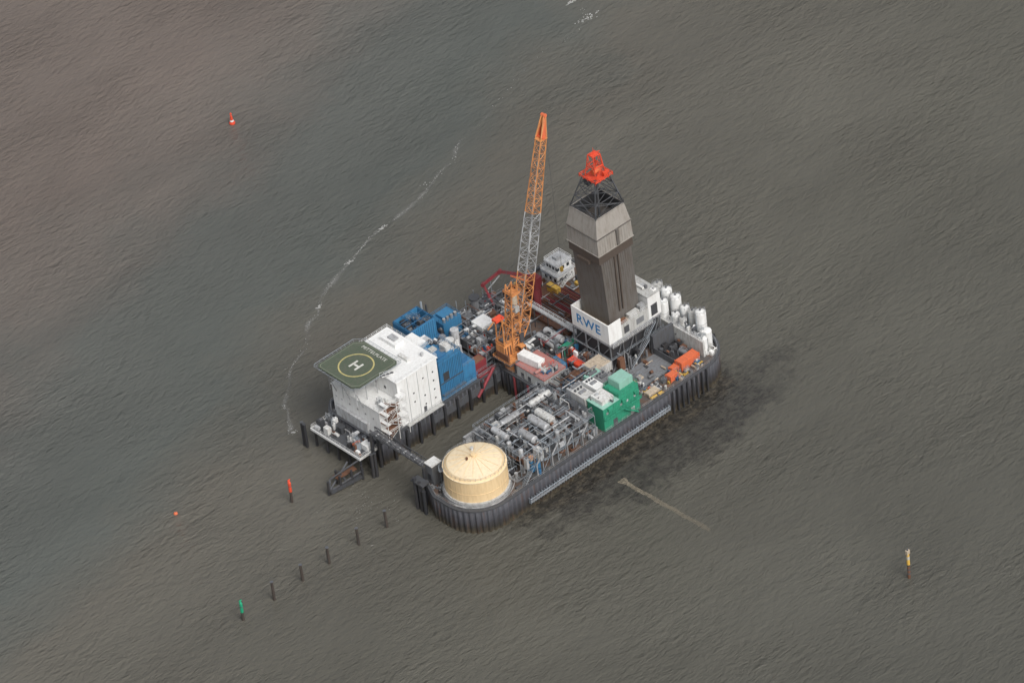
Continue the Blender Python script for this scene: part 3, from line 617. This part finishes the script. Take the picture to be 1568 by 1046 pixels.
for x,y,L,r,ax in((-29.5,-48,6,1.35,'y'),(-32.8,-49,7,1.3,'y'),(-39,-51,5.5,1.25,'y'),(-25,-41,7,1.1,'x'),(-37,-41,6,1.1,'x'),(-43.5,-44,6,1.0,'y')): g.hvessel(x,y,15.0,L,r,'pipe' if x<-30 else 'white2',ax)
for x,y in((-45.5,-55),(-45.5,-50),(-22,-57),(-33,-57)): g.vc(x,y,DK,16,.7,'lgrey',14); g.dome(x,y,16,.7,.4,'lgrey')
for x in(-44,-38,-32,-26): g.path([(x,-59.8,8),(x,-59.8,12),(x+2.5,-59.8,14.6),(x+2.5,-54,15.4)],.22,'pipe',10)
g.build('process_vessels')
g=G(); g.box(-44.5,-41,-57.8,-55.0,DK+.6,12,'blue2'); g.box(-44.2,-41.3,-57.5,-55.3,12,12.3,'beige'); g.box(-43.8,-42.6,-57,-56,12.3,12.9,'orange'); g.rrail(-44.6,-40.9,-57.9,-54.9,12.3); g.vc(-42.7,-59.2,DK,9.5,.5,'blue',10); g.build('pump_skid')
g=G(); frame(g,-50,-20,-35.8,-34.6,DK,[10.5,12.5],12,1,'grey',.14); 
for z in(10.7,11.2,12.7): 
    for y in(-35.6,-35.1,-34.7): g.tube((-50,y,z),(-20,y,z),.14,'pipe',6)
clutter(g,-52,-48,-60,-37,DK,22,DP,(.5,3),(.5,1.6)); pipes(g,-54,-46,-60,-37,9,16); g.stair((-50,-60,DK),(-46.5,-60,11.4),1); g.build('dockside_pipe_rack')

# green module
Gm=empty('green_module_building')
g=G(); g.box(-17.5,-3.2,-60.2,-53.5,DK,16.2,'green'); g.box(-11,-3.2,-60.1,-53.6,16.2,17.4,'green'); g.box(-17.7,-11,-60.4,-53.3,16.2,16.4,'teal')
for i in range(22): x=-17.2+i*.65; g.box(x-.06,x+.06,-60.26,-60.2,8.4,16.0,'green')
g.box(-14,-12.4,-60.34,-60.2,DK+.2,10.4,'dgrey'); g.box(-7,-5.4,-60.34,-60.2,DK+.2,10.4,'white2'); g.box(-17.6,-3,-61,-60.3,12.3,12.5,'green'); g.rail([(-17.6,-61,12.5),(-3,-61,12.5)],'green',r=.08)
for x in(-16,-10.5,-8,-5): g.box(x-.35,x+.35,-60.33,-60.2,13.6,14.3,'lgrey')
for x in(-15,-9.5,-4.5): g.box(x-.8,x+.8,-60.9,-60.2,14.6,15.6,'green')
g.stair((-4,-61.0,DK),(-10,-61.0,12.4),.9,'green','green'); g.build('walls',Gm)
g=G(); g.box(-9,-3.6,-58.5,-53.8,17.4,19.8,'teal'); g.box(-8.8,-3.8,-58.3,-54,19.8,19.95,'teal'); g.box(-16.6,-12,-59,-54,16.4,17.8,'white2'); g.rrail(-11,-3.3,-60,-53.7,17.4,'green',r=.06); clutter(g,-17,-11,-60,-54,16.4,12,['lgrey','teal','white2','grey','dgrey'],(.4,2.0),(.5,1.5)); g.build('roof_units',Gm)
g=G()
g.box(-18,-3,-53,-44,DK,14,'grey'); 
for x,y,a,b,h,m in((-16,-50,4,6,2.6,'white2'),(-11.5,-50,3.4,6,3.2,'white'),(-7,-49.5,4,5,2.6,'lgrey'),(-15,-45.8,5,2.6,2,'lgrey'),(-8,-45.8,5,2.6,2.4,'teal')):
    g.box(x-a/2,x+a/2,y-b/2,y+b/2,14,14+h,m); g.box(x-a*.3,x+a*.3,y-.5,y+.5,14+h,14.5+h,'grey'); 
    for i in range(3): g.vc(x-a*.3+i*a*.3,y+b*.3,14+h,14.5+h,.35,'dgrey',10)
g.rrail(-18,-3,-53,-44,14); clutter(g,-18,-3,-43.6,-35,DK,52,DP+['blue2','cont'],(1,5),(.6,2.4)); pipes(g,-20,-2,-53,-35,13,20); g.build('switchgear_modules')

# ------------------------------------------------------------------ piles, buoys
def pile(name,x,y,h,top=None,topm=None):
    g=G(); g.vc(0,0,-3,h,.46,'wood',12,.42); g.vc(0,0,h,h+.15,.54,'dgrey',12)
    for k in range(2): g.tube((.45,0,.5+k),(.45,0,h-1),.07,'dgrey',5)
    if topm=='lat':
        g.vc(0,0,h-2.0,h+1.2,.48,top,12); g.tube((0,0,h+1.2),(0,0,h+2.2),.5,top,10,.05); g.box(-.5,.5,-.04,.04,h+2.0,h+2.5,top)
    elif top: g.vc(0,0,h*.55,h+.1,.47,top,12)
    o=g.build(name); o.location=(x,y,0); return o
for x,y in((-82.5,-35.6),(-93.1,-35.2),(-104.3,-35),(-114.4,-34.9),(-125.3,-34.9)): pile('mooring_pile',x,y,6.2+random.uniform(-.4,.4)).rotation_euler=(random.uniform(-.03,.03),random.uniform(-.03,.03),random.uniform(0,6))
o=pile('red_beacon_pile',-93.3,-5.9,6.0,'red','lat'); o=pile('green_beacon_pile',-137,-34.8,5.0,'gbuoy','lat')
g=G(); g.vc(0,0,-3,5,.45,'rust',12); g.vc(0,0,5,9,.48,'yellow',12); g.vc(0,0,7,8,.5,'white2',12); g.box(-.6,.6,-.4,.4,8.8,10.2,'beige'); g.vc(0,0,10.2,10.8,.25,'dgrey',8)
for z in(1.5,3,4.5): g.vc(0,0,z,z+.5,.49,'dgrey',12)
o=g.build('tide_gauge_beacon'); o.location=(.1,-165.7,0)
g=G(); g.tube((0,0,-.6),(0,0,.5),.95,'red',16,.95); g.tube((0,0,.5),(0,0,3.2),.7,'red',14,.32); g.tube((0,0,1.0),(0,0,1.6),.66,'white',14,.56); g.vc(0,0,3.2,4.4,.12,'red',8); g.tube((0,0,3.9),(0,0,4.6),.4,'red',10,.05)
o=g.build('channel_buoy'); o.location=(18,151,0); o.rotation_euler=(.05,-.06,0)
g=G(); g.dome(0,0,0,.65,.65,'cont',14); g.vc(0,0,-.3,0,.65,'cont',14); g.vc(0,0,.6,.95,.1,'dgrey',8); o=g.build('marker_buoy'); o.location=(-119.3,16.3,0)

# ------------------------------------------------------------------ foam
fm,nt,p,out=new_mat('foam'); p.inputs['Base Color'].default_value=(.34,.34,.325,1); p.inputs['Roughness'].default_value=.8; M['foam']=fm
def foamribbon(name,scale,lo,hi,amax):
    m,nt,p,out=new_mat(name); N=nt.nodes;L=nt.links; p.inputs['Base Color'].default_value=(.28,.28,.265,1); p.inputs['Roughness'].default_value=.7
    tc=N.new('ShaderNodeTexCoord'); a=N.new('ShaderNodeTexNoise'); a.inputs['Scale'].default_value=scale; a.inputs['Detail'].default_value=8; a.inputs['Roughness'].default_value=.75; L.new(tc.outputs['Object'],a.inputs[0])
    b=N.new('ShaderNodeTexNoise'); b.inputs['Scale'].default_value=.09; b.inputs['Detail'].default_value=3; L.new(tc.outputs['Object'],b.inputs[0])
    at=N.new('ShaderNodeAttribute'); at.attribute_name='edge'
    s1=N.new('ShaderNodeMath'); s1.operation='MULTIPLY_ADD'; s1.inputs[1].default_value=1.3; L.new(b.outputs[0],s1.inputs[0]); L.new(a.outputs[0],s1.inputs[2])
    s2=N.new('ShaderNodeMath'); s2.operation='MULTIPLY_ADD'; s2.inputs[1].default_value=.35; L.new(at.outputs['Fac'],s2.inputs[0]); L.new(s1.outputs[0],s2.inputs[2])
    mr=N.new('ShaderNodeMapRange'); mr.inputs[1].default_value=lo; mr.inputs[2].default_value=hi; mr.inputs[3].default_value=0; mr.inputs[4].default_value=amax; L.new(s2.outputs[0],mr.inputs[0])
    e2=N.new('ShaderNodeMath'); e2.operation='MULTIPLY'; L.new(mr.outputs[0],e2.inputs[0]); L.new(at.outputs['Fac'],e2.inputs[1]); L.new(e2.outputs[0],p.inputs['Alpha']); return m
M['foamr']=foamribbon('foam_streak',.9,1.30,1.75,.8)
FL=[(-73.2,17.9),(-69,25),(-63,32),(-47.8,42.9),(-35.5,52.7),(-27.4,58),(-7.5,67),(11.8,72),(39.4,78.3),(52.6,83.7),(73.3,91),(103.9,101),(128,104),(134,112)]
FP=[Vector((-71,10))]+[Vector(p) for p in FL]+[Vector((140,125))]
CL=[]
for i in range(1,len(FP)-2):
    p0,p1,p2,p3=FP[i-1:i+3]
    for k in range(16):
        t=k/16; CL.append(.5*((2*p1)+(p2-p0)*t+(2*p0-5*p1+4*p2-p3)*t*t+(3*p1-p0-3*p2+p3)*t**3))
CL=[q+Vector((math.sin(i*.37)*.7+math.sin(i*.11)*1.3,math.cos(i*.29)*.8)) for i,q in enumerate(CL)]
g=G(); vs=[];ev=[]
for i,q in enumerate(CL):
    t=(CL[min(i+1,len(CL)-1)]-CL[max(i-1,0)]).normalized(); nn=Vector((-t.y,t.x)); w=1.2+.7*math.sin(i*.23)
    fade=max(.55,1-max(0,i-125)/90)
    for s_,e_ in((-1,0),(-.35,.8),(0,1),(.35,.8),(1,0)): vs.append((*(q+nn*w*s_),.02)); ev.append(e_*fade)
g.add(vs,[(5*i+j,5*i+j+1,5*i+5+j+1,5*i+5+j) for i in range(len(CL)-1) for j in range(4)],'foamr')
o=g.build('foam_line'); at=o.data.attributes.new('edge','FLOAT','POINT'); at.data.foreach_set('value',ev)
g=G()
def blob(x,y,s,el=1.5,ang=0):
    n=7; vs=[]
    for i in range(n):
        a=2*math.pi*i/n; r=s*random.uniform(.5,1); px,py=r*el*math.cos(a),r*math.sin(a); vs.append((x+px*math.cos(ang)-py*math.sin(ang),y+px*math.sin(ang)+py*math.cos(ang),.03+random.uniform(0,.02)))
    g.add(vs,[tuple(range(n))],'foam')
for i in range(0,len(CL)-1):
    if i>160 and i%2: continue
    for _ in range(3 if math.sin(i*.31)>.2 else (1 if i%3 else 0)):
        q=CL[i]; blob(q.x+random.gauss(0,.45),q.y+random.gauss(0,.45),random.uniform(.03,.13),random.uniform(1,3),random.uniform(0,1.2))
for cx,cy,s,k in((130.5,104.9,2.2,46),(134,116,1.5,26),(-27,58,.7,12),(-6,67.5,.8,14),(12.5,72.5,.8,18),(37,79,1.2,8),(-72,18,.8,8)):
    for _ in range(k): blob(cx+random.gauss(0,s),cy+random.gauss(0,s*.4),random.uniform(.08,.34),random.uniform(1,3),random.uniform(-.5,.7))
for _ in range(110): 
    a=random.uniform(0,6.28); blob(-79+random.gauss(0,4.5),-23+random.gauss(0,5),random.uniform(.03,.10),2,a)
g.build('sea_foam')

# submerged groyne
gm,nt,p,out=new_mat('groyne_stone'); N=nt.nodes;L=nt.links
p.inputs['Base Color'].default_value=(.27,.235,.175,1); p.inputs['Roughness'].default_value=.7
tc=N.new('ShaderNodeTexCoord'); sep=N.new('ShaderNodeSeparateXYZ'); L.new(tc.outputs['Object'],sep.inputs[0])
mr=N.new('ShaderNodeMapRange'); mr.inputs[1].default_value=-108; mr.inputs[2].default_value=-72; mr.inputs[3].default_value=.45; mr.inputs[4].default_value=1.1; L.new(sep.outputs[1],mr.inputs[0])
nz=N.new('ShaderNodeTexNoise'); nz.inputs['Scale'].default_value=.9; nz.inputs['Detail'].default_value=5; L.new(tc.outputs['Object'],nz.inputs[0])
ml=N.new('ShaderNodeMath'); ml.operation='MULTIPLY'; L.new(mr.outputs[0],ml.inputs[0]); L.new(nz.outputs[0],ml.inputs[1]); L.new(ml.outputs[0],p.inputs['Alpha']); M['groyne']=gm
g=G(); k=60; vs=[]
for i in range(k+1):
    y=-72-36*i/k; w=(.75 if i>3 else 1.3)*random.uniform(.75,1.15); xx=-23.5+i*.02+math.sin(i*.4)*.12; vs+=[(xx-w,y,.015),(xx+w,y,.015)]
g.add(vs,[(2*i,2*i+2,2*i+3,2*i+1) for i in range(k)],'groyne'); g.build('submerged_groyne')

# ------------------------------------------------------------------ sea
sm,nt,p,out=new_mat('sea_water'); N=nt.nodes;L=nt.links
def nd(t,**k):
    o=N.new(t)
    for a,b in k.items(): setattr(o,a,b)
    return o
def mth(op,a,b=None,c=None):
    o=nd('ShaderNodeMath',operation=op)
    for i,v in enumerate((a,b,c)):
        if v is None: continue
        if isinstance(v,(int,float)): o.inputs[i].default_value=v
        else: L.new(v,o.inputs[i])
    return o.outputs[0]
tc=nd('ShaderNodeTexCoord'); sep=nd('ShaderNodeSeparateXYZ'); L.new(tc.outputs['Object'],sep.inputs[0]); X,Y=sep.outputs[0],sep.outputs[1]
def noise(scale,detail=4,rough=.55,vec=None,dist=0):
    o=nd('ShaderNodeTexNoise'); o.inputs['Scale'].default_value=scale;o.inputs['Detail'].default_value=detail;o.inputs['Roughness'].default_value=rough;o.inputs['Distortion'].default_value=dist
    L.new(vec or tc.outputs['Object'],o.inputs[0]); return o.outputs[0]
big=noise(.010,4,.5,dist=.6); mid=noise(.03,6,.6,dist=.4)
t=mth('SUBTRACT',Y,mth('MULTIPLY',X,.27)); t=mth('ADD',t,mth('MULTIPLY',mth('SUBTRACT',big,.5),80)); t=mth('ADD',t,mth('MULTIPLY',mth('SUBTRACT',mid,.5),44))
mr=nd('ShaderNodeMapRange'); mr.inputs[1].default_value=-200; mr.inputs[2].default_value=200; L.new(t,mr.inputs[0])
cr=nd('ShaderNodeValToRGB'); e=cr.color_ramp.elements
e[0].position=0; e[0].color=(.086,.084,.071,1); e[1].position=.95; e[1].color=(.140,.116,.101,1)
for ps,c_ in((.35,(.098,.094,.078)),(.62,(.109,.102,.086)),(.70,(.090,.096,.087)),(.80,(.096,.099,.090)),(.87,(.125,.111,.098))):
    q=e.new(ps); q.color=(*c_,1)
L.new(mr.outputs[0],cr.inputs[0])
# broad turbidity mottling, stretched along the current
mpc=nd('ShaderNodeMapping'); mpc.inputs['Rotation'].default_value=(0,0,math.radians(-18)); mpc.inputs['Scale'].default_value=(.5,1,1); L.new(tc.outputs['Object'],mpc.inputs[0])
mo=nd('ShaderNodeMapRange'); mo.inputs[1].default_value=.3; mo.inputs[2].default_value=.7; mo.inputs[3].default_value=.86; mo.inputs[4].default_value=1.12; L.new(noise(.02,7,.6,vec=mpc.outputs[0],dist=.6),mo.inputs[0])
hv=nd('ShaderNodeHueSaturation'); L.new(mo.outputs[0],hv.inputs['Value']); L.new(cr.outputs[0],hv.inputs['Color'])
ex=mth('DIVIDE',mth('ADD',X,4),50); ey=mth('DIVIDE',mth('ADD',Y,67),19)
rr=mth('SQRT',mth('ADD',mth('MULTIPLY',ex,ex),mth('MULTIPLY',ey,ey)))
wn=noise(.10,9,.78,dist=.3); rr=mth('ADD',rr,mth('MULTIPLY',mth('SUBTRACT',wn,.5),2.2))
mk=nd('ShaderNodeMapRange'); mk.inputs[1].default_value=.72; mk.inputs[2].default_value=1.12; mk.inputs[3].default_value=.70; mk.inputs[4].default_value=0; L.new(rr,mk.inputs[0])
sp=nd('ShaderNodeMapRange'); sp.inputs[1].default_value=.42; sp.inputs[2].default_value=.60; sp.inputs[3].default_value=.6; sp.inputs[4].default_value=1.2; L.new(noise(.35,7,.75),sp.inputs[0])
mks=mth('MULTIPLY',mk.outputs[0],sp.outputs[0])
ex2=mth('DIVIDE',mth('ADD',X,12),48); ey2=mth('DIVIDE',mth('ADD',Y,63),6)
r2_=mth('SQRT',mth('ADD',mth('POWER',mth('ABSOLUTE',ex2),6),mth('MULTIPLY',ey2,ey2))); r2_=mth('ADD',r2_,mth('MULTIPLY',mth('SUBTRACT',noise(.2,8,.7),.5),1.6))
mk2=nd('ShaderNodeMapRange'); mk2.inputs[1].default_value=.7; mk2.inputs[2].default_value=1.1; mk2.inputs[3].default_value=.8; mk2.inputs[4].default_value=0; L.new(r2_,mk2.inputs[0])
mud=nd('ShaderNodeValToRGB'); me_=mud.color_ramp.elements; me_[0].position=.46; me_[0].color=(.028,.026,.023,1); me_[1].position=.70; me_[1].color=(.12,.103,.078,1); L.new(noise(.4,8,.72),mud.inputs[0])
mx=nd('ShaderNodeMix',data_type='RGBA'); mx.inputs[7].default_value=(.028,.026,.025,1); L.new(mks,mx.inputs[0]); L.new(hv.outputs[0],mx.inputs[6])
mx2=nd('ShaderNodeMix',data_type='RGBA'); L.new(mk2.outputs[0],mx2.inputs[0]); L.new(mx.outputs[2],mx2.inputs[6]); L.new(mud.outputs[0],mx2.inputs[7]); L.new(mx2.outputs[2],p.inputs['Base Color'])
p.inputs['Roughness'].default_value=.10; p.inputs['IOR'].default_value=1.33
mp=nd('ShaderNodeMapping'); mp.inputs['Rotation'].default_value=(0,0,math.radians(42)); mp.inputs['Scale'].default_value=(.45,1,1); L.new(tc.outputs['Object'],mp.inputs[0])
r1=noise(.55,3,.55,vec=mp.outputs[0],dist=.3); r2=noise(1.25,3,.6,vec=mp.outputs[0],dist=.3); r3=noise(.13,3,.5,vec=mp.outputs[0])
hh=mth('ADD',mth('ADD',mth('MULTIPLY',r1,1.0),mth('MULTIPLY',r2,.5)),mth('MULTIPLY',r3,1.0))
amp=nd('ShaderNodeMapRange'); amp.inputs[1].default_value=.35; amp.inputs[2].default_value=.65; amp.inputs[3].default_value=.5; amp.inputs[4].default_value=1.0; L.new(noise(.02,4,.6),amp.inputs[0])
bp=nd('ShaderNodeBump'); bp.inputs['Distance'].default_value=1.05; L.new(amp.outputs[0],bp.inputs['Strength']); L.new(hh,bp.inputs['Height']); L.new(bp.outputs[0],p.inputs['Normal'])
M['sea']=sm
g=G(); S=30000; g.add([(-S,-S,0),(S,-S,0),(S,S,0),(-S,S,0)],[(0,1,2,3)],'sea'); g.build('sea')

# ------------------------------------------------------------------ light & camera
el=math.radians(48); sx,sy=-.15,-.99; ln=math.hypot(sx,sy); sx/=ln; sy/=ln
w=bpy.data.worlds.new('World'); scene.world=w; w.use_nodes=True; nt=w.node_tree; nt.nodes.clear()
o=nt.nodes.new('ShaderNodeOutputWorld'); b=nt.nodes.new('ShaderNodeBackground'); s=nt.nodes.new('ShaderNodeTexSky'); s.sky_type='NISHITA'; s.sun_disc=False; s.sun_elevation=el; s.sun_rotation=math.atan2(sx,sy); s.dust_density=6; s.air_density=1.2; s.ozone_density=1.5
hs=nt.nodes.new('ShaderNodeHueSaturation'); hs.inputs['Saturation'].default_value=.3
nt.links.new(s.outputs[0],hs.inputs['Color']); nt.links.new(hs.outputs[0],b.inputs[0]); b.inputs[1].default_value=.15; nt.links.new(b.outputs[0],o.inputs[0])
sl=bpy.data.lights.new('sun','SUN'); sl.energy=1.15; sl.angle=math.radians(25); sl.color=(1,.98,.95)
so=bpy.data.objects.new('sun',sl); col.objects.link(so)
sd=Vector((sx*math.cos(el),sy*math.cos(el),math.sin(el))); so.rotation_euler=sd.to_track_quat('Z','Y').to_euler()

th=math.radians(38); dist=1706
dh=Vector((.6225,.7826,0)).normalized(); r0=Vector((dh.y,-dh.x,0)); fw=(dh*math.cos(th)-Vector((0,0,math.sin(th)))); up0=r0.cross(fw)
ro=math.radians(7); rc=r0*math.cos(ro)-up0*math.sin(ro); uc=r0*math.sin(ro)+up0*math.cos(ro)
cam=bpy.data.cameras.new('camera'); cam.sensor_width=36; cam.lens=199.7; cam.clip_start=1; cam.clip_end=80000
co=bpy.data.objects.new('camera',cam); col.objects.link(co)
m=Matrix((rc,uc,-fw)).transposed().to_4x4(); m.translation=-fw*dist; co.matrix_world=m
scene.camera=co
scene.view_settings.view_transform='Standard'; scene.view_settings.look='None'; scene.view_settings.exposure=0
